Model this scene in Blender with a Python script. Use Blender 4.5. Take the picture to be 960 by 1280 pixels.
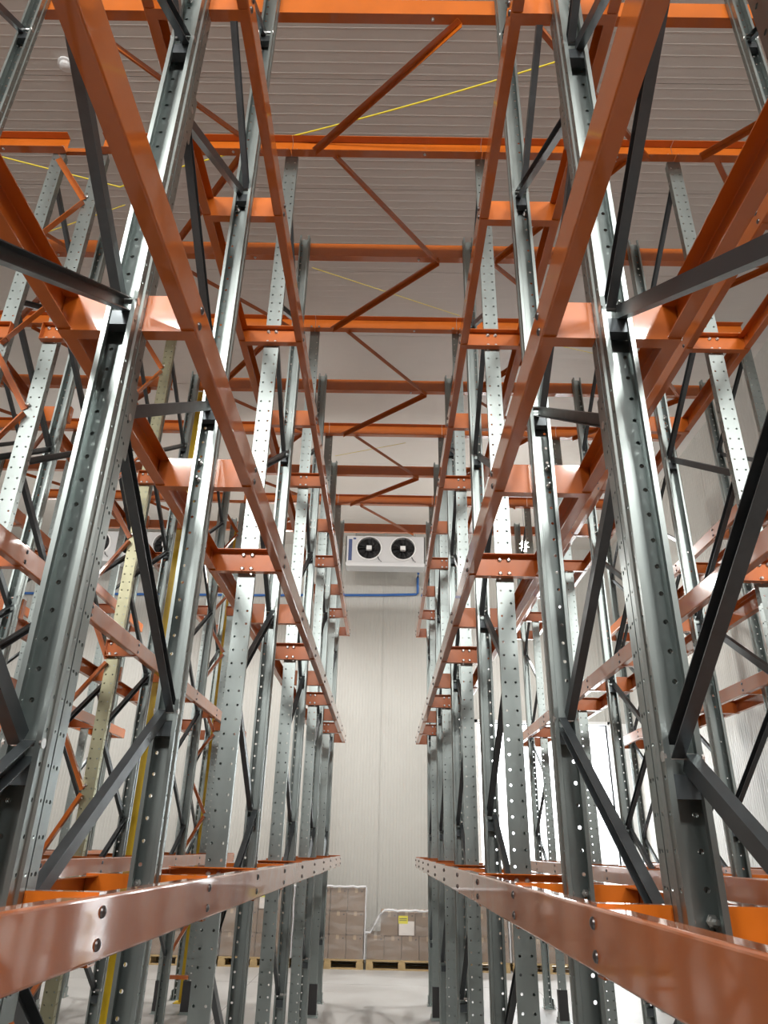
import bpy, bmesh, math, random
from mathutils import Vector, Matrix
random.seed(7)
for o in list(bpy.data.objects): bpy.data.objects.remove(o)
SC = bpy.context.scene
COL = SC.collection

# ------------------------------------------------------------------ camera
F_PX, YAW, PITCH, ROLL, CAM_H = 890.1, -0.0090, 0.4415, 0.0220, 1.838
def cam_axes():
    cy, sy, cp, sp = math.cos(YAW), math.sin(YAW), math.cos(PITCH), math.sin(PITCH)
    fwd = Vector((sy*cp, cy*cp, sp)); r0 = Vector((cy, -sy, 0)); u0 = r0.cross(fwd)
    cr, sr = math.cos(ROLL), math.sin(ROLL)
    return cr*r0 + sr*u0, -sr*r0 + cr*u0, fwd
cd = bpy.data.cameras.new('camera'); cam = bpy.data.objects.new('camera', cd); COL.objects.link(cam)
cd.sensor_fit = 'VERTICAL'; cd.sensor_height = 36.0; cd.lens = F_PX/1280*36.0
cd.clip_start = .02; cd.clip_end = 200
r_, u_, f_ = cam_axes()
m = Matrix((r_, u_, -f_)).transposed().to_4x4(); m.translation = Vector((0, 0, CAM_H)); cam.matrix_world = m
SC.camera = cam

# ------------------------------------------------------------------ world, lights, exposure
w = bpy.data.worlds.new('world'); SC.world = w; w.use_nodes = True
w.node_tree.nodes['Background'].inputs[0].default_value = (.75, .8, .85, 1)
w.node_tree.nodes['Background'].inputs[1].default_value = .02
SC.view_settings.view_transform = 'Standard'; SC.view_settings.look = 'None'
SC.view_settings.gamma = 1; SC.view_settings.use_curve_mapping = False
SC.view_settings.exposure = 0.0
CEIL = 8.2; XL, XR, YF, YB = -9.0, 5.1, -9.0, 15.3
TILT = math.radians(57)
LAMPS = [  # x, y, z, length along x, width, watts, tilt towards the racks
    (-3.7, -4.0, 7.6, 1.9, .7, 220, TILT), (0.0, -4.6, 7.6, 1.9, .7, 220, TILT), (3.7, -4.0, 7.6, 1.9, .7, 220, TILT),
    (-7.4, -4.4, 7.6, 1.9, .7, 110, TILT)]
BAYS = [(-6.2, 12.0, 6.5, 140), (-1.97, 12.0, 6.34, 165), (2.475, 12.0, 6.93, 165)]     # round high bay lamps near the back wall
def area(name, loc, sx, sy, watts, col=(1, .975, .935), rot=(0, 0, 0), spread=math.pi):
    l = bpy.data.lights.new(name, 'AREA'); l.shape = 'RECTANGLE'; l.size = sx; l.size_y = sy
    l.energy = watts; l.color = col; l.spread = spread
    o = bpy.data.objects.new(name, l); o.location = loc; o.rotation_euler = rot; COL.objects.link(o)
    return o
for i, (x, y, z, sx, sy, wt, tl) in enumerate(LAMPS):
    area('lamp_light', (x, y+.07*math.sin(tl), z-.07*math.cos(tl)), sx, sy, wt, rot=(tl, 0, 0), spread=math.radians(115))
for (x, y, z, wt) in BAYS:
    l = bpy.data.lights.new('high_bay_light', 'AREA'); l.shape = 'DISK'; l.size = .18; l.energy = wt; l.color = (1, .975, .935)
    o = bpy.data.objects.new('high_bay_light', l); o.location = (x, y, z-.125); COL.objects.link(o)
# the brightly lit loading bay behind the doorway in the back wall
area('bay_light', (3.2, YB+.75, 4.5), 3.4, .9, 850, (.95, .98, 1), rot=(.55, 0, 0))

# ------------------------------------------------------------------ materials
def mat(name, base, rough=.5, metal=0., noise=0., nscale=6., bump=0., bscale=60., rvar=0., coat=0., coat_ior=1.5, stretch=(1, 1, 1), spec=.5, dark=None):
    M = bpy.data.materials.new(name); M.use_nodes = True
    nt = M.node_tree; b = nt.nodes['Principled BSDF']
    b.inputs['Base Color'].default_value = (*base, 1); b.inputs['Roughness'].default_value = rough
    b.inputs['Metallic'].default_value = metal; b.inputs['Coat Weight'].default_value = coat
    b.inputs['Coat Roughness'].default_value = .06; b.inputs['Coat IOR'].default_value = coat_ior; b.inputs['Specular IOR Level'].default_value = spec
    tc = nt.nodes.new('ShaderNodeTexCoord'); mp = nt.nodes.new('ShaderNodeMapping'); mp.inputs['Scale'].default_value = stretch
    nt.links.new(tc.outputs['Object'], mp.inputs[0])
    if noise or rvar:
        n = nt.nodes.new('ShaderNodeTexNoise'); n.inputs['Scale'].default_value = nscale; n.inputs['Detail'].default_value = 5
        n.inputs['Roughness'].default_value = .65
        nt.links.new(mp.outputs[0], n.inputs['Vector'])
        if noise:
            r = nt.nodes.new('ShaderNodeValToRGB'); r.color_ramp.elements[0].position = .3; r.color_ramp.elements[1].position = .72
            d = dark if dark else tuple(c*(1-noise) for c in base)
            r.color_ramp.elements[0].color = (*d, 1); r.color_ramp.elements[1].color = (*[min(1, c*(1+noise*.5)) for c in base], 1)
            nt.links.new(n.outputs['Fac'], r.inputs[0]); nt.links.new(r.outputs[0], b.inputs['Base Color'])
        if rvar:
            q = nt.nodes.new('ShaderNodeMapRange'); q.inputs[3].default_value = max(.02, rough-rvar); q.inputs[4].default_value = rough+rvar
            q.inputs[1].default_value = .3; q.inputs[2].default_value = .7
            nt.links.new(n.outputs['Fac'], q.inputs[0]); nt.links.new(q.outputs[0], b.inputs['Roughness'])
    if bump:
        n2 = nt.nodes.new('ShaderNodeTexNoise'); n2.inputs['Scale'].default_value = bscale; n2.inputs['Detail'].default_value = 3
        nt.links.new(mp.outputs[0], n2.inputs['Vector'])
        bp = nt.nodes.new('ShaderNodeBump'); bp.inputs['Strength'].default_value = bump; bp.inputs['Distance'].default_value = .004
        nt.links.new(n2.outputs['Fac'], bp.inputs['Height']); nt.links.new(bp.outputs[0], b.inputs['Normal'])
    return M
GALV = mat('galvanised_steel', (.36, .41, .402), .37, .92, .14, 2.5, .015, 5, .06, stretch=(1, 1, .35))
GALV_Y = mat('yellow_passivated_steel', (.38, .37, .25), .36, .85, .14, 3, .015, 5, .06, stretch=(1, 1, .35))
BRACE = mat('brace_steel', (.085, .10, .108), .36, .55, .25, 9, 0, 5, .08)
ORANGE = mat('orange_powder_coat', (.53, .122, .006), .38, 0, .10, 7, .035, 7, .06, coat=1.0, coat_ior=1.6)
YELLOW = mat('yellow_paint', (.62, .42, .012), .4, 0, .1, 5)
BOLT = mat('zinc_bolt', (.62, .62, .6), .3, .95)
BLACKB = mat('black_sleeve', (.03, .03, .032), .5)
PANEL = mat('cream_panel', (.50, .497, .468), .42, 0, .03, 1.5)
CEILM = mat('ceiling_panel_coat', (.66, .63, .59), .42, 0, .03, 1.5)
CONC = mat('concrete', (.41, .40, .385), .42, 0, .13, 1.6, .05, 40, .12)
WHITE = mat('white_enamel', (.78, .79, .79), .35)
UNITW = mat('unit_enamel', (.60, .61, .62), .4)
BLACK = mat('black_plastic', (.012, .012, .013), .45)
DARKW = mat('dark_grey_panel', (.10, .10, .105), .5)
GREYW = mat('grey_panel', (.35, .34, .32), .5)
DBOLT = mat('dark_bolt', (.16, .15, .15), .35, .9)
BLUE = mat('blue_pipe', (.04, .14, .42), .4)
CARTON = mat('cardboard', (.25, .175, .12), .75, 0, .12, 5)
WOOD = mat('pallet_wood', (.50, .36, .18), .7, 0, .25, 9, stretch=(.4, 3, 3))
LABY = mat('yellow_label', (.78, .70, .02), .5)
LABW = mat('paper_label', (.75, .70, .66), .6)
CORD = mat('yellow_cord_fibre', (.75, .62, .03), .6)
NAVY = mat('navy_sticker', (.06, .09, .22), .4)
GREYM = mat('grey_metal', (.45, .46, .47), .4, .6)
def emis(name, col, s):
    M = bpy.data.materials.new(name); M.use_nodes = True; b = M.node_tree.nodes['Principled BSDF']
    b.inputs['Emission Color'].default_value = (*col, 1); b.inputs['Emission Strength'].default_value = s
    b.inputs['Base Color'].default_value = (.9, .9, .9, 1); return M
DIFFUSER = emis('lamp_diffuser', (1, .97, .92), 9.0)
REFR = emis('lamp_refractor', (1, .97, .92), 260.0)
def film_mat():
    M = bpy.data.materials.new('stretch_film'); M.use_nodes = True; nt = M.node_tree; b = nt.nodes['Principled BSDF']
    b.inputs['Base Color'].default_value = (.88, .87, .86, 1); b.inputs['Roughness'].default_value = .3
    n = nt.nodes.new('ShaderNodeTexNoise'); n.inputs['Scale'].default_value = 2.2; n.inputs['Detail'].default_value = 3
    n.inputs['Distortion'].default_value = .8
    tc = nt.nodes.new('ShaderNodeTexCoord'); mp = nt.nodes.new('ShaderNodeMapping'); mp.inputs['Scale'].default_value = (1, 1, 3.5)
    mp.inputs['Rotation'].default_value = (0, .35, 0)
    nt.links.new(tc.outputs['Object'], mp.inputs[0]); nt.links.new(mp.outputs[0], n.inputs['Vector'])
    q = nt.nodes.new('ShaderNodeMapRange'); q.inputs[1].default_value = .42; q.inputs[2].default_value = .75
    q.inputs[3].default_value = .10; q.inputs[4].default_value = .30
    nt.links.new(n.outputs['Fac'], q.inputs[0]); nt.links.new(q.outputs[0], b.inputs['Alpha'])
    bp = nt.nodes.new('ShaderNodeBump'); bp.inputs['Strength'].default_value = .35; bp.inputs['Distance'].default_value = .02
    nt.links.new(n.outputs['Fac'], bp.inputs['Height']); nt.links.new(bp.outputs[0], b.inputs['Normal'])
    return M
FILM = film_mat()
FILM_SHEEN = mat('film_sheen', (.66, .66, .68), .35)  # opaque white that holds the bright sheen of film seen edge-on

# ------------------------------------------------------------------ helpers
def link(o): COL.objects.link(o); return o
class MB:
    def __init__(s): s.v = []; s.f = []
    def add(s, vs, fs):
        k = len(s.v); s.v += [tuple(p) for p in vs]; s.f += [tuple(i+k for i in f) for f in fs]; return s
    def box(s, x0, x1, y0, y1, z0, z1):
        return s.add([(x, y, z) for z in (z0, z1) for y in (y0, y1) for x in (x0, x1)],
                     [(0, 2, 3, 1), (4, 5, 7, 6), (0, 1, 5, 4), (2, 6, 7, 3), (0, 4, 6, 2), (1, 3, 7, 5)])
    def extrude(s, prof, p0, p1, ua, closed=True, caps=True):
        p0 = Vector(p0); p1 = Vector(p1); d = (p1-p0).normalized(); ua = Vector(ua); ua = (ua-d*ua.dot(d)).normalized(); va = d.cross(ua)
        n = len(prof); vs = [p + ua*a + va*b for p in (p0, p1) for a, b in prof]
        fs = [(i, (i+1) % n, n+(i+1) % n, n+i) for i in range(n)]
        if caps: fs += [tuple(range(n-1, -1, -1)), tuple(range(n, 2*n))]
        return s.add(vs, fs)
    def tube(s, pts, r, n=6):
        rings = []
        for i, p in enumerate(pts):
            p = Vector(p); a = Vector(pts[max(0, i-1)]); b = Vector(pts[min(len(pts)-1, i+1)]); d = (b-a).normalized()
            u = d.orthogonal().normalized(); v = d.cross(u); rings.append([p+u*r*math.cos(t*2*math.pi/n)+v*r*math.sin(t*2*math.pi/n) for t in range(n)])
        vs = sum(rings, []); fs = []
        for i in range(len(rings)-1):
            for t in range(n): fs.append((i*n+t, i*n+(t+1) % n, (i+1)*n+(t+1) % n, (i+1)*n+t))
        fs += [tuple(range(n)), tuple(range((len(rings)-1)*n, len(rings)*n))]
        return s.add(vs, fs)
    def lathe(s, prof, n=16, axis='z', caps=True):
        vs = []
        for r, h in prof:
            for t in range(n):
                a = 2*math.pi*t/n; x, y = r*math.cos(a), r*math.sin(a)
                vs.append({'z': (x, y, h), 'y': (x, h, y), 'x': (h, x, y)}[axis])
        fs = [(i*n+t, i*n+(t+1) % n, (i+1)*n+(t+1) % n, (i+1)*n+t) for i in range(len(prof)-1) for t in range(n)]
        if caps: fs += [tuple(range(n)), tuple(range((len(prof)-1)*n, len(prof)*n))]
        return s.add(vs, fs)
    def mesh(s, name, mt, smooth=False):
        me = bpy.data.meshes.new(name); me.from_pydata(s.v, [], s.f); me.validate()
        b = bmesh.new(); b.from_mesh(me); bmesh.ops.recalc_face_normals(b, faces=b.faces); b.to_mesh(me); b.free()
        me.materials.append(mt)
        if smooth:
            for p in me.polygons: p.use_smooth = True
            me.set_sharp_from_angle(angle=.6)
        return me
def ob(name, me, parent=None, loc=(0, 0, 0), rot=(0, 0, 0), **props):
    o = bpy.data.objects.new(name, me); o.location = loc; o.rotation_euler = rot; link(o)
    if parent: o.parent = parent
    for k, v in props.items(): o[k] = v
    return o
def thing(name, label, cat, group=None, me=None, loc=(0, 0, 0), rot=(0, 0, 0)):
    o = ob(name, me, None, loc, rot, label=label, category=cat)
    if group: o['group'] = group
    return o
ORD = ['first', 'second', 'third', 'fourth', 'fifth', 'sixth', 'seventh', 'eighth', 'ninth', 'tenth', 'eleventh', 'twelfth']

# ------------------------------------------------------------------ room shell
def ribbed(length, width, pitch=.1, rib=.0012, rw=.006):
    """one sandwich panel, ribs running along local x, stacked across local y, face normal +z"""
    b = MB(); ys = [(0, 0)]; n = int(round(width/pitch))
    for i in range(n):
        c = (i+.5)*width/n; ys += [(c-rw, 0), (c-rw*.35, rib), (c+rw*.35, rib), (c+rw, 0)]
    ys += [(width-.006, 0), (width-.003, -.012), (width, -.012)]
    vs = [(x, y, z) for x in (0, length) for y, z in ys]; k = len(ys)
    b.add(vs, [(i, i+1, k+i+1, k+i) for i in range(k-1)])
    return b
def structure(name, me=None, **kw):
    o = ob(name, me, **kw); o['kind'] = 'structure'; return o
fl = structure('floor', MB().box(XL, XR, YF, YB, -.2, 0).mesh('floor_slab', CONC))
jm = MB()
for x in (-6, -1.95, 2.3): jm.box(x-.004, x+.004, YF, YB, 0, .0006)
for y in (-4, 1.0, 6.0, 12.6): jm.box(XL, XR, y-.004, y+.004, 0, .0006)
ob('joint_line', jm.mesh('joints', mat('joint_filler', (.2, .19, .18), .7)), fl)
ce = structure('ceiling', MB().box(XL, XR, YF, YB, CEIL+.03, CEIL+.2).mesh('ceiling_deck', CEILM))
pw = 1.2; pm = ribbed(XR-XL, pw).mesh('ceiling_panel_mesh', CEILM)
y = YF
while y < YB-.01:
    ob('ceiling_panel', pm, ce, (XL, y+pw, CEIL), (math.pi, 0, 0)); y += pw      # facing down
wb = structure('wall_back')
DX0, DX1, DZ = 1.90, 4.60, 4.25                                          # doorway in the back wall
ob('wall_core', MB().box(XL, DX0-.0, YB+.03, YB+.15, 0, CEIL).box(DX1, XR, YB+.03, YB+.15, 0, CEIL).box(DX0, DX1, YB+.03, YB+.15, DZ, CEIL).mesh('wall_core', PANEL), wb)
wp = ribbed(CEIL, 1.0, .0625, .004, .008).mesh('wall_panel_mesh', PANEL)
wph = ribbed(CEIL-DZ, DX1-DX0, .0625, .004, .008).mesh('wall_panel_over_door', PANEL)
def back_panel(x0, width, me, z0):                                      # local x -> world z, local y -> world x, normal -> -y
    o = ob('wall_panel', me, wb); o.matrix_world = Matrix(((0, 1, 0, x0), (0, 0, -1, YB), (1, 0, 0, z0), (0, 0, 0, 1)))
    return o
x = DX0
while x > XL: back_panel(x-1.0, 1.0, wp, 0); x -= 1.0
back_panel(DX0, DX1-DX0, wph, DZ)
back_panel(DX1, XR-DX1, ribbed(CEIL, XR-DX1, .0625, .004, .008).mesh('wall_panel_corner', PANEL), 0)
wr = structure('wall_right', MB().box(XR+.03, XR+.15, YF, YB, 0, CEIL).mesh('wall_right_core', PANEL))
y = YB
while y > YF:
    o = ob('wall_panel', wp, wr); y -= 1.0
    o.matrix_world = Matrix(((0, 0, -1, XR), (0, 1, 0, y), (1, 0, 0, 0), (0, 0, 0, 1)))
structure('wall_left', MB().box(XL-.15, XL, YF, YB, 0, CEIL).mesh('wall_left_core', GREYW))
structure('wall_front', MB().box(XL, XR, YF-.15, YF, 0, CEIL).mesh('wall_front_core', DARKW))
# white door frame, leaf beside the opening, and the lit bay behind
d1 = structure('door_1', MB().box(DX0-.06, DX0, YB-.05, YB+.2, 0, DZ+.06).box(DX1, DX1+.06, YB-.05, YB+.2, 0, DZ+.06).box(DX0-.06, DX1+.06, YB-.05, YB+.2, DZ, DZ+.06).mesh('door_frame', WHITE))
ob('door_leaf', MB().box(DX1+.03, XR-.03, YB-.11, YB-.05, .03, DZ+.02).mesh('door_leaf', WHITE), d1)
ob('handle', MB().box(DX1+.06, DX1+.10, YB-.16, YB-.11, 1.55, 1.78).mesh('door_handle', BLACKB), d1)
structure('wall_bay', MB().box(DX0-.9, XR+.4, YB+2.6, YB+2.7, 0, 4.7).box(DX0-1.0, DX0-.9, YB+.15, YB+2.7, 0, 4.7).box(XR+.4, XR+.5, YB+.15, YB+2.7, 0, 4.7)
          .box(DX0-1, XR+.5, YB+.15, YB+2.7, 4.7, 4.8).box(DX0-1, XR+.5, YB+.15, YB+2.7, -.1, -.0).mesh('bay_shell', WHITE))

# luminaires (body + diffuser) that carry the area lights above
for i, (x, y, z, sx, sy, wt, tl) in enumerate(LAMPS):
    where = 'ceiling in front of the racks'
    side = {-7.4: 'far left', -3.7: 'left', 0.0: 'middle', 3.7: 'right'}[x]
    t = thing('ceiling_lamp', '%s white LED lamp under the %s%s' % (side, where, ', rear row' if y < -6 else ''), 'lamp', 'white LED ceiling lamps', loc=(x, y, z), rot=(tl, 0, 0))
    ob('housing', MB().box(-sx/2-.04, sx/2+.04, -sy/2-.04, sy/2+.04, -.05, .03).mesh('lamp_housing', WHITE), t)
    ob('diffuser', MB().box(-sx/2, sx/2, -sy/2, sy/2, -.062, -.051).mesh('lamp_diffuser', DIFFUSER), t)
    for s in (-1, 1):
        ob('hanger', MB().tube([(s*sx*.35, 0, .03), (s*sx*.35, (CEIL-z)*math.sin(tl), (CEIL-z)*math.cos(tl))], .006).mesh('lamp_hanger', GREYM), t)

for (x, y, z, wt), side in zip(BAYS, ('far left', 'left', 'right')):
    t = thing('high_bay_lamp', 'round white high bay lamp hanging near the back wall, %s of the centre lane' % side, 'lamp', 'round high bay lamps', loc=(x, y, z))
    ob('housing', MB().lathe([(.04, .16), (.055, .15), (.06, .05), (.085, .0)], 24, caps=True).mesh('bay_housing', WHITE, True), t)
    ob('refractor', MB().lathe([(.088, .0), (.10, -.04), (.105, -.10), (.10, -.118)], 24, caps=False).mesh('bay_refractor', REFR, True), t)
    ob('hanger', MB().tube([(0, 0, .16), (0, 0, CEIL-z)], .008).mesh('bay_hanger', GREYM), t)

# ------------------------------------------------------------------ rack uprights with punched holes
def punched_upright(name, H, mt):
    bm = bmesh.new(); PITCH_H = .075; n = int(H/PITCH_H)
    def strip(P, a0, a1, ac, r):
        """strip from a0..a1 (coordinate along the section), holes at ac"""
        for i in range(n):
            z0 = i*PITCH_H; z1 = (i+1)*PITCH_H if i < n-1 else H; zc = (i+.5)*PITCH_H; am = ac
            out = [(a1, zc), (a1, z1), (am, z1), (a0, z1), (a0, zc), (a0, z0), (am, z0), (a1, z0)]
            inn = [(ac+r*math.cos(t*math.pi/4), zc+r*math.sin(t*math.pi/4)) for t in range(8)]
            vo = [bm.verts.new(P(*q)) for q in out]; vi = [bm.verts.new(P(*q)) for q in inn]
            for t in range(8): bm.faces.new((vo[t], vo[(t+1) % 8], vi[(t+1) % 8], vi[t]))
    W, W2, D1, D2, D = .05, .044, .024, .029, .060
    strip(lambda a, z: (a, 0, z), -W, 0, -.028, .0068)
    strip(lambda a, z: (a, 0, z), 0, W, .028, .0068)
    strip(lambda a, z: (-W, D1-a, z), 0, D1, .012, .0045)
    strip(lambda a, z: (W, a, z), 0, D1, .012, .0045)
    strip(lambda a, z: (-W2, D+D2-a, z), D2, D, .0445, .0055)
    strip(lambda a, z: (W2, a, z), D2, D, .0445, .0055)
    for sx in (-1, 1):                                                  # step in the side and return lips
        sec = [((sx*W, D1), (sx*W2, D2)), ((sx*W2, D), (sx*(W2-.014), D)), ((sx*(W2-.014), D), (sx*(W2-.017), D-.009))]
        for i in range(n):
            z0 = i*PITCH_H; z1 = (i+1)*PITCH_H if i < n-1 else H; zs = (z0, (i+.5)*PITCH_H, z1)
            for p, q in sec:
                a = [bm.verts.new((*p, z)) for z in zs]; b = [bm.verts.new((*q, z)) for z in zs]
                bm.faces.new((a[0], a[1], b[1], b[0])); bm.faces.new((a[1], a[2], b[2], b[1]))
    bmesh.ops.remove_doubles(bm, verts=bm.verts, dist=1e-5)
    bmesh.ops.recalc_face_normals(bm, faces=bm.faces)
    bmesh.ops.solidify(bm, geom=bm.faces[:], thickness=.0025)
    me = bpy.data.meshes.new(name); bm.to_mesh(me); bm.free(); me.materials.append(mt); return me
H_NEAR, H_FAR = 6.78, 6.93
UP_N = punched_upright('upright_near', H_NEAR, GALV); UP_F = punched_upright('upright_far', H_FAR, GALV)
UP_NY = UP_N.copy(); UP_NY.materials.clear(); UP_NY.materials.append(GALV_Y)
BASE = MB().box(-.075, .075, -.03, .13, .0, .008).box(-.062, -.052, -.005, .09, .008, .11).box(.052, .062, -.005, .09, .008, .11).mesh('base_plate', GALV)
ANCH = MB().lathe([(.011, 0), (.011, .02), (.006, .02), (.006, .045)], 6).mesh('anchor_bolt', BOLT)
SLEEVE = MB().box(-.056, .056, -.007, -.002, .02, .33).box(-.056, -.052, -.002, .07, .02, .33).box(.052, .056, -.002, .07, .02, .33).mesh('base_sleeve', BLACKB)
HEX = MB().lathe([(.0125, 0), (.0125, .007), (.007, .0105), (.007, .014)], 6, 'y').mesh('hex_bolt', BOLT)      # sticks out along +y
DOME = MB().lathe([(.0135, 0), (.012, .004), (.007, .007), (.002, .008)], 10, 'x').mesh('dome_bolt', DBOLT, True)  # along +x
STUD = MB().lathe([(.014, 0), (.014, .003), (.0105, .003), (.0105, .012), (.006, .012), (.006, .03)], 6, 'y').mesh('stud_bolt', BOLT)

def cprof(h, d, t):            # C section: web on u=0, height along v, flanges toward +u
    return [(0, -h/2), (d, -h/2), (d, -h/2+t), (t, -h/2+t), (t, h/2-t), (d, h/2-t), (d, h/2), (0, h/2)]
LEVELS = [1.67, 3.34, 4.99]; ARM_H, ARM_D, REACH = .14, .044, .213
LEVNAME = ['lower', 'middle', 'upper']
def arm_mesh(xa, xb, flip):    # channel along x, web at y=0; flanges toward +y (flip=1) or -y (flip=-1)
    b = MB(); b.extrude(cprof(ARM_H, ARM_D, .0045), (xa, 0, 0), (xb, 0, 0), (0, flip, 0))
    for e, s in ((xa, 1), (xb, -1)):                 # welded end plates
        b.box(min(e, e+s*.004), max(e, e+s*.004), min(0, flip*ARM_D), max(0, flip*ARM_D), -ARM_H/2+.006, ARM_H/2-.006)
    return b.mesh('arm_channel', ORANGE)
ARM = {(s, f): arm_mesh(a, b, f) for s, (a, b) in {'both': (-REACH, REACH), 'right': (-.06, REACH), 'left': (-REACH, .06), 'half_l': (-REACH, -.0505), 'half_r': (.0505, REACH)}.items() for f in (1, -1)}
def brace_mesh(ya, za, yb, zb, side):
    b = MB(); d = Vector((0, yb-ya, zb-za)).normalized(); a = Vector((0, ya, za)); c = Vector((0, yb, zb))
    b.extrude([(p[0]+side*.001, p[1]) for p in cprof(.042, .03*side, .003*1)] if side > 0 else [(-p[0], p[1]) for p in cprof(.042, .03, .003)], a, c, (1, 0, 0))
    return b.mesh('brace_channel', BRACE)
PIN = MB().lathe([(.013, -.046), (.013, -.04), (.008, -.04), (.008, .04), (.013, .04), (.013, .046)], 6, 'x').mesh('node_bolt', BOLT)
def node_list(z0, step, lo, hi):
    z = z0
    while z-step > lo: z -= step
    out = []
    while z < hi: out.append(z); z += step
    return out
def brace_set(depth, z_far, step, near_off):
    ya, yb = .05, depth-.05
    far = node_list(z_far, step, .25, 6.75); near = [z+near_off for z in node_list(z_far-step, step, -.6, 6.75)]
    nodes = sorted([(z, 'n') for z in near if .15 < z < 6.72]+[(z, 'f') for z in far])
    ms = []; k = 0
    for (z1, a), (z2, b) in zip(nodes, nodes[1:]):
        if a == b: continue
        p = (ya if a == 'n' else yb); q = (ya if b == 'n' else yb); dz = .012
        ms.append(brace_mesh(p, z1+dz, q, z2-dz, 1 if k % 2 else -1)); k += 1
    return ms, nodes
SETS = {}
BRKT = MB().extrude(cprof(.07, .105, .004), (0, 0, -.12), (0, 0, .12), (0, 1, 0)).mesh('brace_bracket', GALV)
SPACER = MB().box(-.041, .041, .012, .016, -.04, .012).box(-.041, .041, .016, .05, -.04, -.036).box(-.041, .041, .016, .05, .008, .012).mesh('node_spacer', BRACE)
def get_set(depth, kind):
    key = (round(depth, 3), kind)
    if key not in SETS: SETS[key] = brace_set(depth, 2.29, 1.385, .70) if kind == 1 else brace_set(depth, 2.04, 1.30, .66)
    return SETS[key]
FRAMES = [(.71, 1.75, 2), (1.756, 2.80, 1), (3.905, 4.905, 2), (6.02, 7.02, 2), (8.13, 9.13, 2), (10.24, 11.19, 2)]
ROWS = [  # name, x, arm sides, frames shown
    ('first left row', -.828, 'both', range(6)), ('first right row', .675, 'both', range(6)),
    ('second left row', -2.343, 'right', range(6)), ('second right row', 2.19, 'both', range(6)),
    ('third left row', -2.68, 'left', range(1, 6)), ('third right row', 3.705, 'both', range(2, 6)),
    ('fourth left row', -4.195, 'both', range(2, 6)), ('fifth left row', -5.71, 'both', range(3, 6))]
def frame(row, X, sides, fi, nth, detail):
    y0, y1, kind = FRAMES[fi]; D = y1-y0
    t = thing('upright_frame', 'galvanised steel upright frame, %s from the front in the %s' % (ORD[nth], row), 'rack frame', 'galvanised upright frames of the racking', loc=(X, y0, 0))
    yel = (row == 'second left row' and fi == 3)
    for far in (0, 1):
        u = ob('upright', UP_F if far else (UP_NY if yel else UP_N), t, (0, D if far else 0, .008), (0, 0, math.pi if far else 0))
        if yel and not far: u['label'] = 'yellowish punched upright'
        bp = ob('base_plate', BASE, u, (0, 0, -.008))
        if y0 > 5:
            if fi == 5 and not far: ob('base_sleeve', SLEEVE, u, label='black base sleeve')
            for s in (-1, 1): ob('anchor_bolt', ANCH, u, (s*.067, .1, 0))
    ms, nodes = get_set(D, 3 if fi == 0 else kind)
    for me in ms: ob('brace', me, t)
    for z, s in nodes:
        if fi == 1 and s == 'n': ob('brace_bracket', BRKT, t, (0, 0, z))
        elif detail and s == 'f': ob('node_spacer', SPACER, t, (0, D-.066, z-.05))
    if detail:
        for z, s in nodes: ob('node_bolt', PIN, t, (0, .05 if s == 'n' else D-.05, z))
    ends = []
    if fi != 1 and fi != 0: ends.append(0)
    ends.append(1)
    for far in ends:
        for lv, z in enumerate(LEVELS):
            # near arm sits in front of the near upright, flanges to the front; far arm behind the far upright, flanges to the back
            yy = D+.001 if far else -.001
            if fi == 0:        # the first two frames stand back to back: a half arm on each side
                a = None
                for hs, ok in (('half_l', sides != 'right'), ('half_r', sides != 'left')):
                    if ok: a = ob('arm', ARM[(hs, 1)], t, (0, yy, z))
            else: a = ob('arm', ARM[(sides, 1 if far else -1)], t, (0, yy, z))
            if detail:
                for sx in (-1, 1):
                    for sz in (-1, 1):
                        if far: ob('bolt', STUD, a, (sx*.026, -.012, sz*.042), (0, 0, math.pi))
                        else: ob('bolt', HEX, a, (sx*.026, -.0045, sz*.042), (0, 0, math.pi))
    return t
for row, X, sides, fr in ROWS:
    for n, fi in enumerate(fr): frame(row, X, sides, fi, n, row in ('first left row', 'first right row') or (row in ('second left row', 'second right row') and fi < 4))

# ------------------------------------------------------------------ pallet rails
RAIL_H, RAIL_D = .128, .048
def rail_prof():
    h, d, t, r = RAIL_H/2, RAIL_D, .004, .007; P = []
    for c, a0 in (((r, -h+r), math.pi), ((r, h-r), math.pi/2)): pass
    arc = lambda cx, cy, a, b, rr: [(cx+rr*math.cos(a+(b-a)*i/3), cy+rr*math.sin(a+(b-a)*i/3)) for i in range(4)]
    P += [(d, -h)] + arc(r, -h+r, -math.pi/2, -math.pi, r) + arc(r, h-r, math.pi, math.pi/2, r) + [(d, h)]
    P += [(d, h-t)] + arc(r, h-r, math.pi/2, math.pi, r-t) + arc(r, -h+r, -math.pi, -math.pi/2, r-t) + [(d, -h+t)]
    return P
Y_RAIL0, Y_RAIL1 = -1.2, 11.26
def rail_mesh(s):              # web face at x=0 facing s, flanges toward -s
    return MB().extrude(rail_prof(), (0, Y_RAIL0, 0), (0, Y_RAIL1, 0), (-s, 0, 0)).mesh('rail_channel', ORANGE)
RAIL = {1: rail_mesh(1), -1: rail_mesh(-1)}
ARM_Y = [1.773] + [y for f in FRAMES[1:2] for y in (f[1]+.022,)] + [y for f in FRAMES[2:] for y in (f[0]-.022, f[1]+.022)]
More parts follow.
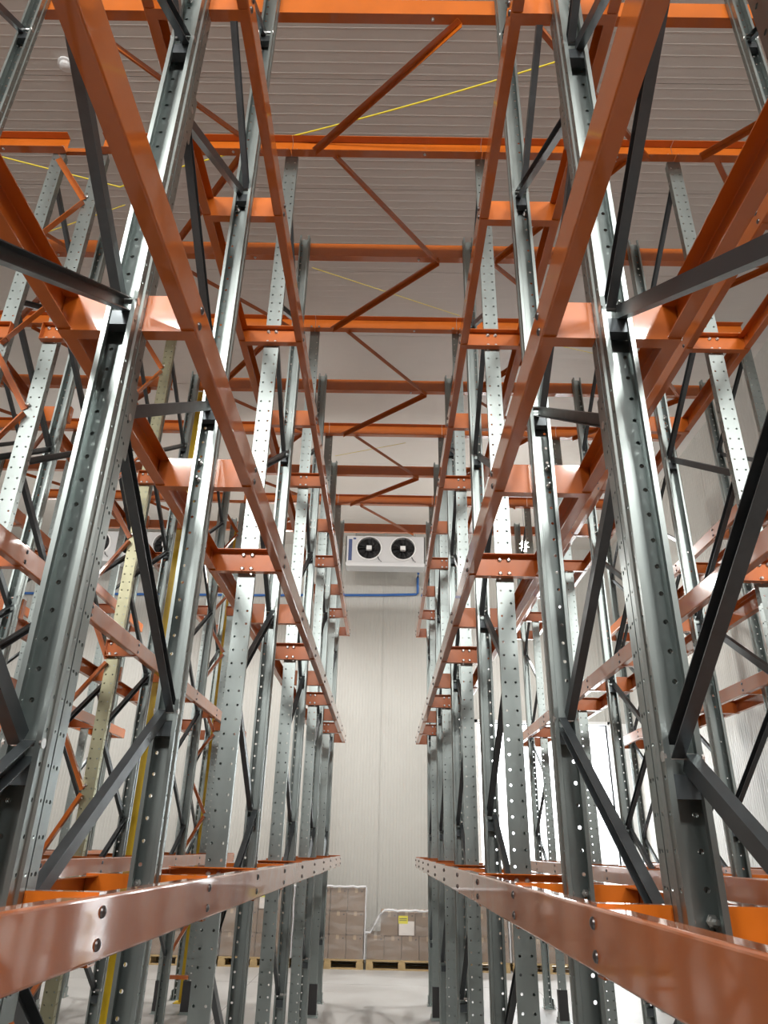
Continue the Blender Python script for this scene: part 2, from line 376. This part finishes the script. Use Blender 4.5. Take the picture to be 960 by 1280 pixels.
for row, X, sides, fr in ROWS:
    for s in ((1, -1) if sides == 'both' else ((1,) if sides == 'right' else (-1,))):
        if row in ('fifth left row',) and s < 0: continue
        for lv, z in enumerate(LEVELS):
            r = thing('pallet_rail', 'orange pallet rail at the %s level on the %s side of the %s' % (LEVNAME[lv], 'right' if s > 0 else 'left', row), 'rail', 'orange pallet rails', RAIL[s], (X+s*(REACH+.0055), 0, z))
            if row in ('fourth left row', 'fifth left row'): continue
            for y in ARM_Y:
                for dz in (.031, -.031): ob('bolt', DOME, r, (0, y, dz), (0, 0, 0 if s > 0 else math.pi))

# ------------------------------------------------------------------ top cross beams, roof bracing, ties
ARMK = {1: 2.803, 2: 3.900, 3: 4.908, 4: 6.015, 5: 7.023, 6: 8.125, 7: 9.133, 8: 10.235, 9: 11.193}
LANES = [('first left row', 'first right row', -.828, .675, 0), ('second left row', 'first left row', -2.343, -.828, 1), ('first right row', 'second right row', .675, 2.19, 1),
         ('second right row', 'third right row', 2.19, 3.705, 0), ('fourth left row', 'third left row', -4.195, -2.62, 0), ('fifth left row', 'fourth left row', -5.71, -4.195, 1)]
BH, BD = .15, .065
def angle_bar(b, p, q, sz=.046, t=.004, ua=(0, 0, -1)):
    return b.extrude([(0, 0), (sz, 0), (sz, t), (t, t), (t, sz), (0, sz)], p, q, ua)
for ra, rb, xa, xb, par in LANES:
    for k, y in ARMK.items():
        if ra in ('fourth left row', 'fifth left row') and k < 2: continue
        if ra == 'second right row' and k < 1: continue
        odd = k % 2
        z = 6.825 if odd else 6.865
        L = xb-xa
        b = MB(); b.extrude(cprof(BH if odd else .165, BD, .004), (.002, 0, 0), (L-.002, 0, 0), (0, 1 if odd else -1, 0))
        t = thing('cross_beam', 'orange top cross beam, %s from the front, between %s and %s rows' % (ORD[k-1], ra[:-4], rb[:-4]), 'beam', 'orange top cross beams', loc=(xa, y, z))
        ob('channel', b.mesh('beam_channel', ORANGE), t)
        if y < 7.5:
            for bx in ((.04, L-.04) if not odd else ()): ob('bolt', HEX, t, (bx, -.0045, -.02), (0, 0, math.pi))
            ob('flange_bolt', HEX, t, (L*.5+.3, .03 if odd else -.035, -BH/2-.001), (-math.pi/2, 0, 0))
    # zigzag roof bracing
    ks = [k for k in range(1, 10) if not (ra in ('fourth left row', 'fifth left row') and k < 2)]
    for k, k2 in zip(ks, ks[1:]):
        def nx(kk, first):
            left = (kk % 2 == 0) == (par == 0); o = .20 if (kk % 2 == 0 and first == 0) else (.36 if kk % 2 == 0 else .26)
            return xa+o if left else xb-o
        ya, yb = ARMK[k]+(.05 if k % 2 else -.02), ARMK[k2]+(.03 if k2 % 2 else -.045)
        z = 6.80
        p = Vector((nx(k, 1), ya, 6.745 if k % 2 else 6.795)); q = Vector((nx(k2, 0), yb, 6.745 if k2 % 2 else 6.785))
        b = MB(); angle_bar(b, (0, 0, 0), q-p)
        t = thing('roof_brace', 'orange roof brace behind the %s cross beam, between %s and %s rows' % (ORD[k-1], ra[:-4], rb[:-4]), 'brace', 'orange roof braces', b.mesh('roof_brace', ORANGE), p)
# zigzag ties between the second and third left rows
for n, fi in enumerate((2, 3, 4, 5)):
    yq = FRAMES[fi][0]-.004; xr, xl = -2.365, -2.655
    t = thing('zigzag_tie', 'orange zigzag tie, %s from the front, joining second and third left rows' % ORD[n], 'tie', 'orange zigzag ties', loc=(-2.51, yq, 0))
    ob('tie_bar', MB().box(-.17, .17, -.004, .03, 6.80, 6.84).mesh('tie_bar', ORANGE), t)
    ob('tie_bar', MB().box(-.17, .17, -.046, 0, .36, .40).mesh('tie_bar', ORANGE), t)
    Z = [6.76, 6.26, 5.80, 5.31, 4.86, 4.36, 3.85, 3.24, 2.78, 2.20, 1.60, 1.04, .45]
    for i, (za, zc) in enumerate(zip(Z, Z[1:])):
        a, c = (xl, xr) if i % 2 == 0 else (xr, xl)
        b = MB(); angle_bar(b, (a+2.51, 0, za-.03), (c+2.51, 0, zc+.025), .044, .004, (0, -1, 0))
        o = ob('zigzag_bar', b.mesh('zigzag_bar', ORANGE), t)
        if n < 2: ob('bolt', HEX, o, (c+2.51, -.002, zc+.045), (0, 0, math.pi))
# yellow posts beside the second left row
for (px, py, sx, sy, h, lab) in ((-2.325, 7.31, .15, .10, 6.85, 'tall yellow steel post standing beside the second left row'),
                                 (-2.55, 10.95, .085, .06, 6.6, 'yellow steel post with yellow foot, far end of second left row')):
    t = thing('yellow_post', lab, 'post', None, None, (px, py, 0))
    ob('post', MB().box(-sx/2, sx/2, -sy/2, sy/2, .008, h).mesh('yellow_post', YELLOW), t)
    ob('base_plate', MB().box(-.1, .1, -.09, .09, 0, .008).mesh('yellow_plate', YELLOW), t)
# yellow cords lying over the cross beams
def cord(pts, lab, sag=.03, r=.006):
    P = []
    for i in range(len(pts)-1):
        a, c = Vector(pts[i]), Vector(pts[i+1])
        for k in range(12): s = k/12; p = a.lerp(c, s); p.z -= sag*4*s*(1-s); P.append(p)
    P.append(Vector(pts[-1])); thing('safety_rope', lab, 'rope', 'yellow ropes over the beams', MB().tube(P, r).mesh('cord', CORD))
cord([(-.90, 3.87, 6.955), (1.25, 3.19, 6.955)], 'bright yellow rope slanting across above the front of the centre lane')
cord([(-3.9, 3.87, 6.96), (-3.35, 4.05, 6.955), (-2.38, 4.36, 6.955), (-1.9, 4.18, 6.955), (-.86, 3.87, 6.96)], 'yellow rope running over the two lanes left of the centre lane', 0)
cord([(-.80, 5.27, 6.955), (.70, 5.93, 6.955)], 'thin yellow rope crossing behind the third beam over the centre lane', 0, .003)
cord([(1.6, 6.32, 6.955), (2.6, 6.62, 6.955)], 'thin yellow rope over the lane just right of the centre lane', 0, .003)
cord([(-3.22, 4.87, 6.955), (-2.4, 4.55, 6.955)], 'thin yellow rope behind the left zigzag tie', 0, .004)
cord([(-.8, 8.9, 6.92), (.2, 8.5, 6.92)], 'thin dark yellow rope behind the sixth beam', 0, .003)

# ------------------------------------------------------------------ ceiling detector
t = thing('smoke_detector', 'round white smoke detector on the ceiling at upper left', 'detector', None, None, (-3.0, 4.09, CEIL-.004))
ob('base', MB().lathe([(.07, 0), (.07, -.02), (.06, -.025)], 20).mesh('detector_base', WHITE, True), t)
ob('sensor_dome', MB().lathe([(.052, -.025), (.045, -.05), (.03, -.06), (.005, -.063)], 20).mesh('detector_dome', WHITE, True), t)

# ------------------------------------------------------------------ evaporator units
def evaporator(lab, x0, fans, Y=14.15, zb=7.235, H=.705):
    W = .28*2+.725*(len(fans)-1)+.58; Wd = .34
    W = (len(fans))*.725+.25
    t = thing('cooling_unit', lab, 'cooling unit', 'white evaporator cooling units', None, (x0, Y, zb))
    b = MB()
    # front sheet with round fan openings
    vs, fs = [], []
    def face(cx, cz, wl, wr, hb, ht, r, n=32):
        k = len(b.v); out, inn = [], []
        cor = [math.atan2(zz, xx) % (2*math.pi) for xx in (wr, -wl) for zz in (ht, -hb)]
        angs = sorted([2*math.pi*i/n for i in range(n)]+cor); n = len(angs)
        for a in angs:
            c, s = math.cos(a), math.sin(a)
            tx = (wr if c > 0 else wl)/abs(c) if abs(c) > 1e-6 else 1e9; tz = (ht if s > 0 else hb)/abs(s) if abs(s) > 1e-6 else 1e9
            q = min(tx, tz); out.append((cx+c*q, 0, cz+s*q)); inn.append((cx+r*c, 0, cz+r*s))
        back = [(p[0], .12, p[2]) for p in inn]
        b.add(out+inn+back, [(i, (i+1) % n, n+(i+1) % n, n+i) for i in range(n)]+[(n+i, n+(i+1) % n, 2*n+(i+1) % n, 2*n+i) for i in range(n)])
    R = .265; cz = .425
    edges = [0]+[(fans[i]+fans[i+1])/2 for i in range(len(fans)-1)]+[W]
    for i, fx in enumerate(fans): face(fx, cz, fx-edges[i], edges[i+1]-fx, cz-.13, H-cz, R)
    b.box(0, W, 0, .1, .05, .13); b.box(0, .02, 0, Wd, 0.05, H); b.box(W-.02, W, 0, Wd, .05, H); b.box(0, W, .02, Wd, H-.02, H); b.box(0, W, Wd-.02, Wd, .05, H)
    ob('casing', b.mesh('unit_casing', UNITW), t)
    ob('drip_tray', MB().add([(.03, -.05, .0), (W-.03, -.05, .0), (W-.03, Wd, .02), (.03, Wd, .02), (-.0, -.06, .07), (W, -.06, .07), (W, Wd, .07), (0, Wd, .07)],
       [(0, 1, 2, 3), (0, 4, 5, 1), (1, 5, 6, 2), (2, 6, 7, 3), (3, 7, 4, 0)]).mesh('drip_tray', UNITW), t)
    for fx in fans:
        f = ob('fan', MB().lathe([(R, .11), (R-.005, .13), (.01, .14)], 32, 'y').mesh('fan_back', BLACK), t, (fx, 0, cz))
        g = MB().lathe([(R+.02, -.012), (R+.02, .0), (R-.012, .0), (R-.012, -.03), (R+.005, -.03), (R+.02, -.012)], 32, 'y', False)
        ob('fan_ring', g.mesh('fan_ring', WHITE, True), f)
        ob('hub', MB().box(-.055, .055, -.05, .05, -.045, .045).mesh('fan_hub', WHITE), f)
        for k in range(7):
            a = k*2*math.pi/7; bl = MB(); n = 5; vs = []
            for i in range(n+1):
                rr = .06+(R-.075)*i/n; sw = .25*i/n
                for da, dy in ((-.26, .035), (.26, -.03)): vs.append((rr*math.cos(a+da+sw), .05+dy, rr*math.sin(a+da+sw)))
            bl.add(vs, [(2*i, 2*i+1, 2*i+3, 2*i+2) for i in range(n)]); ob('blade', bl.mesh('fan_blade', BLACK), f)
        gr = MB()
        for rr in (.08, .14, .2, .25): gr.tube([(rr*math.cos(q*math.pi/12), -.028, rr*math.sin(q*math.pi/12)) for q in range(25)], .0022, 4)
        for q in range(8): gr.tube([(.05*math.cos(q*math.pi/4), -.028, .05*math.sin(q*math.pi/4)), (R*math.cos(q*math.pi/4), -.028, R*math.sin(q*math.pi/4))], .0025, 4)
        ob('grille', gr.mesh('fan_grille', BLACKB), f)
        ob('fan_cable', MB().tube([(.19, -.02, -.2), (.22, -.04, -.27), (.27, -.02, -.31)], .009).mesh('fan_cable', BLACKB), f)
    ob('navy_stripe', MB().box(.06, .135, -.003, .001, .14, .63).mesh('navy_stripe', NAVY), t, label='navy vertical stripe')
    ob('maker_plate', MB().box(.155, .215, -.003, .001, .625, .665).mesh('maker_plate', NAVY), t)
    for hx in (.2, W/2, W-.2):
        ob('hanger', MB().tube([(hx, .17, H), (hx, .17, CEIL-zb-.005)], .012).mesh('unit_hanger', GREYM), t)
    return t
evaporator('white cooling unit with two black fans at the end of the centre lane', -.93, [.50, 1.225])
evaporator('white cooling unit with three black fans behind the left racks', -6.72, [.45, 1.175, 1.90])
def pipe(lab, pts, r=.028): thing('drain_pipe', lab, 'pipe', None, MB().tube(pts, r, 10).mesh('pipe', BLUE, True))
pipe('blue drain pipe running along the back wall and up to the middle cooling unit', [(-8.6, YB-.06, 6.86), (-3, YB-.06, 6.92), (-.1, YB-.06, 6.98), (.62, YB-.06, 7.01), (.66, YB-.08, 7.03), (.66, YB-.09, 7.40), (.66, 14.95, 7.40)])

# ------------------------------------------------------------------ pallets and cartons along the back wall
BOARD = MB().box(-.6, .6, -.05, .05, 0, .022).mesh('deck_board', WOOD)
STRG = MB().box(-.05, .05, -.4, .4, 0, .022).mesh('stringer_board', WOOD)
BLK = MB().box(-.06, .06, -.05, .05, 0, .078).mesh('block', WOOD)
CART = {}
def carton_mesh(w, d, h):
    key = (w, d, h)
    if key not in CART:
        b = MB().box(-w/2, w/2, -d/2, d/2, 0, h)
        me = b.mesh('carton_box', CARTON); bb = bmesh.new(); bb.from_mesh(me)
        bmesh.ops.bevel(bb, geom=bb.edges[:], offset=.008, segments=2, affect='EDGES'); bb.to_mesh(me); bb.free()
        CART[key] = me
    return CART[key]
TAPE = mat('packing_tape', (.42, .31, .2), .3)
PY = 14.42
LOADS = [(-.91, 3, 0, 'second'), (.335, 2, 1, 'third'), (-2.15, 3, 0, 'first'), (1.555, 3, 0, 'fourth'), (2.80, 3, 0, 'fifth'), (-3.40, 3, 0, 'outer left')]
PL = {'second': 'tall pallet left of the lane end', 'third': 'low pallet at the lane end', 'first': 'pallet behind the left rack', 'fourth': 'pallet behind the right rack', 'fifth': 'pallet nearest the bright doorway', 'outer left': 'leftmost pallet'}
for px, rows, step, nm in LOADS:
    t = thing('wooden_pallet', 'wooden pallet under cartons, the ' + PL[nm], 'pallet', 'pallets along the back wall', None, (px, PY, 0))
    for yy in (-.35, 0, .35):
        ob('deck_board', BOARD, t, (0, yy, .0))
    for yy in (-.35, -.175, 0, .175, .35): ob('deck_board', BOARD, t, (0, yy, .1225))
    for xx in (-.54, 0, .54):
        ob('stringer_board', STRG, t, (xx, 0, .1003))
        for yy in (-.35, 0, .35): ob('block', BLK, t, (xx, yy, .0222))
    z = .1448; cw, ch = .292, .352
    for r in range(rows):
        for c in range(4):
            if step and r == rows-1 and c == 0: continue
            x = px-.447+c*.298+random.uniform(-.003, .003)
            if step and r == rows-1: x = px-.447+.23+(c-1)*.298
            rn = ['bottom', 'middle', 'top'][r] if rows == 3 else ['bottom', 'top'][r]
            cb = thing('carton', 'brown carton, %s row, %s from left, on the %s' % (rn, ORD[c-(1 if step and r == rows-1 else 0)], PL[nm]), 'carton', 'brown cartons on the back pallets',
                       carton_mesh(cw, .74, ch), (x, PY+random.uniform(-.006, .006), z+r*(ch+.001)))
            ob('tape_strip', MB().box(-.025, .025, -.372, -.3702, ch-.07, ch).box(-.025, .025, -.372, .372, ch, ch+.0005).mesh('tape', TAPE), cb)
            ob('handle_mark', MB().box(.085, .105, -.3715, -.3702, ch-.06, ch-.04).mesh('handle_mark', BLACKB), cb)
            if (nm == 'third' and r == 1 and c == 2) or (nm == 'first' and r == 2 and c == 2) or (nm == 'fourth' and r == 2 and c == 0):
                ob('yellow_label', MB().box(-.14, .02, -.374, -.3715, ch-.17, ch-.05).mesh('yellow_label', LABY), cb)
                ob('paper_label', MB().box(-.13, .13, -.3735, -.3712, ch-.34, ch-.13).mesh('paper_label', LABW), cb)
                ob('label_print', MB().box(-.125, .005, -.3748, -.374, ch-.10, ch-.088).box(-.125, .005, -.3748, -.374, ch-.125, ch-.116).mesh('label_print', BLACKB), cb)
    # clear stretch film, a loose shell around the load
    b = MB(); hh = z+rows*ch+.012; e = .018; n = 14
    prof = []
    X0, X1, Y0, Y1 = -.6-e, .6+e, -.372-e, .372+e
    per = [(X0+(X1-X0)*i/n, Y0) for i in range(n)]+[(X1, Y0+(Y1-Y0)*i/6) for i in range(6)]+[(X1-(X1-X0)*i/n, Y1) for i in range(n)]+[(X0, Y1-(Y1-Y0)*i/6) for i in range(6)]
    top = lambda a: hh if not step or a > X0+.27 else (z+ch+.03 if a < X0+.10 else z+ch+.03+(hh-z-ch-.03)*((a-X0-.10)/.17))
    m = len(per); lv = 9; vs = []
    for i in range(lv+1):
        for (a, c) in per:
            k = 1+.004*math.sin(9*a+7*i)+random.uniform(0, .01); vs.append((a*k, c*k, min(z+.002+(hh-z-.002)*i/lv, top(a))))
    fs = [(i*m+j, i*m+(j+1) % m, (i+1)*m+(j+1) % m, (i+1)*m+j) for i in range(lv) for j in range(m)]
    fs.append(tuple(range(lv*m, lv*m+m)))
    t = thing('stretch_film', 'clear stretch film wrapped around the cartons on the ' + PL[nm], 'film', 'stretch film wraps', b.add(vs, fs).mesh('film', FILM, True), (px, PY, 0))
    g = random.Random(int(px*100)); zt = hh+.012
    ob('sheen_edge', MB().tube([(X0+(X1-X0)*i/16, Y0+.01, top(X0+(X1-X0)*i/16)+.008+g.uniform(-.008, .014)) for i in range(17)], .017, 7).mesh('film_sheen_rim', FILM_SHEEN, True), t)  # added white rims: edge-on sheen of the film, built as tubes
    ob('sheen_edge', MB().tube([(X1+g.uniform(-.008, .004), Y0+.005, z+(zt-z)*i/10) for i in range(11)], .011, 7).mesh('film_sheen_rim', FILM_SHEEN, True), t)
# yellow bollard by the doorway
t = thing('bollard', 'short yellow bollard on the floor beside the bright doorway', 'bollard', None, None, (3.75, 13.9, 0))
ob('tube', MB().lathe([(.06, .01), (.06, .72), (.045, .76), (.01, .775)], 20).mesh('bollard_tube', YELLOW, True), t)
ob('base_plate', MB().lathe([(.11, 0), (.11, .012), (.06, .012)], 20).mesh('bollard_base', YELLOW), t)
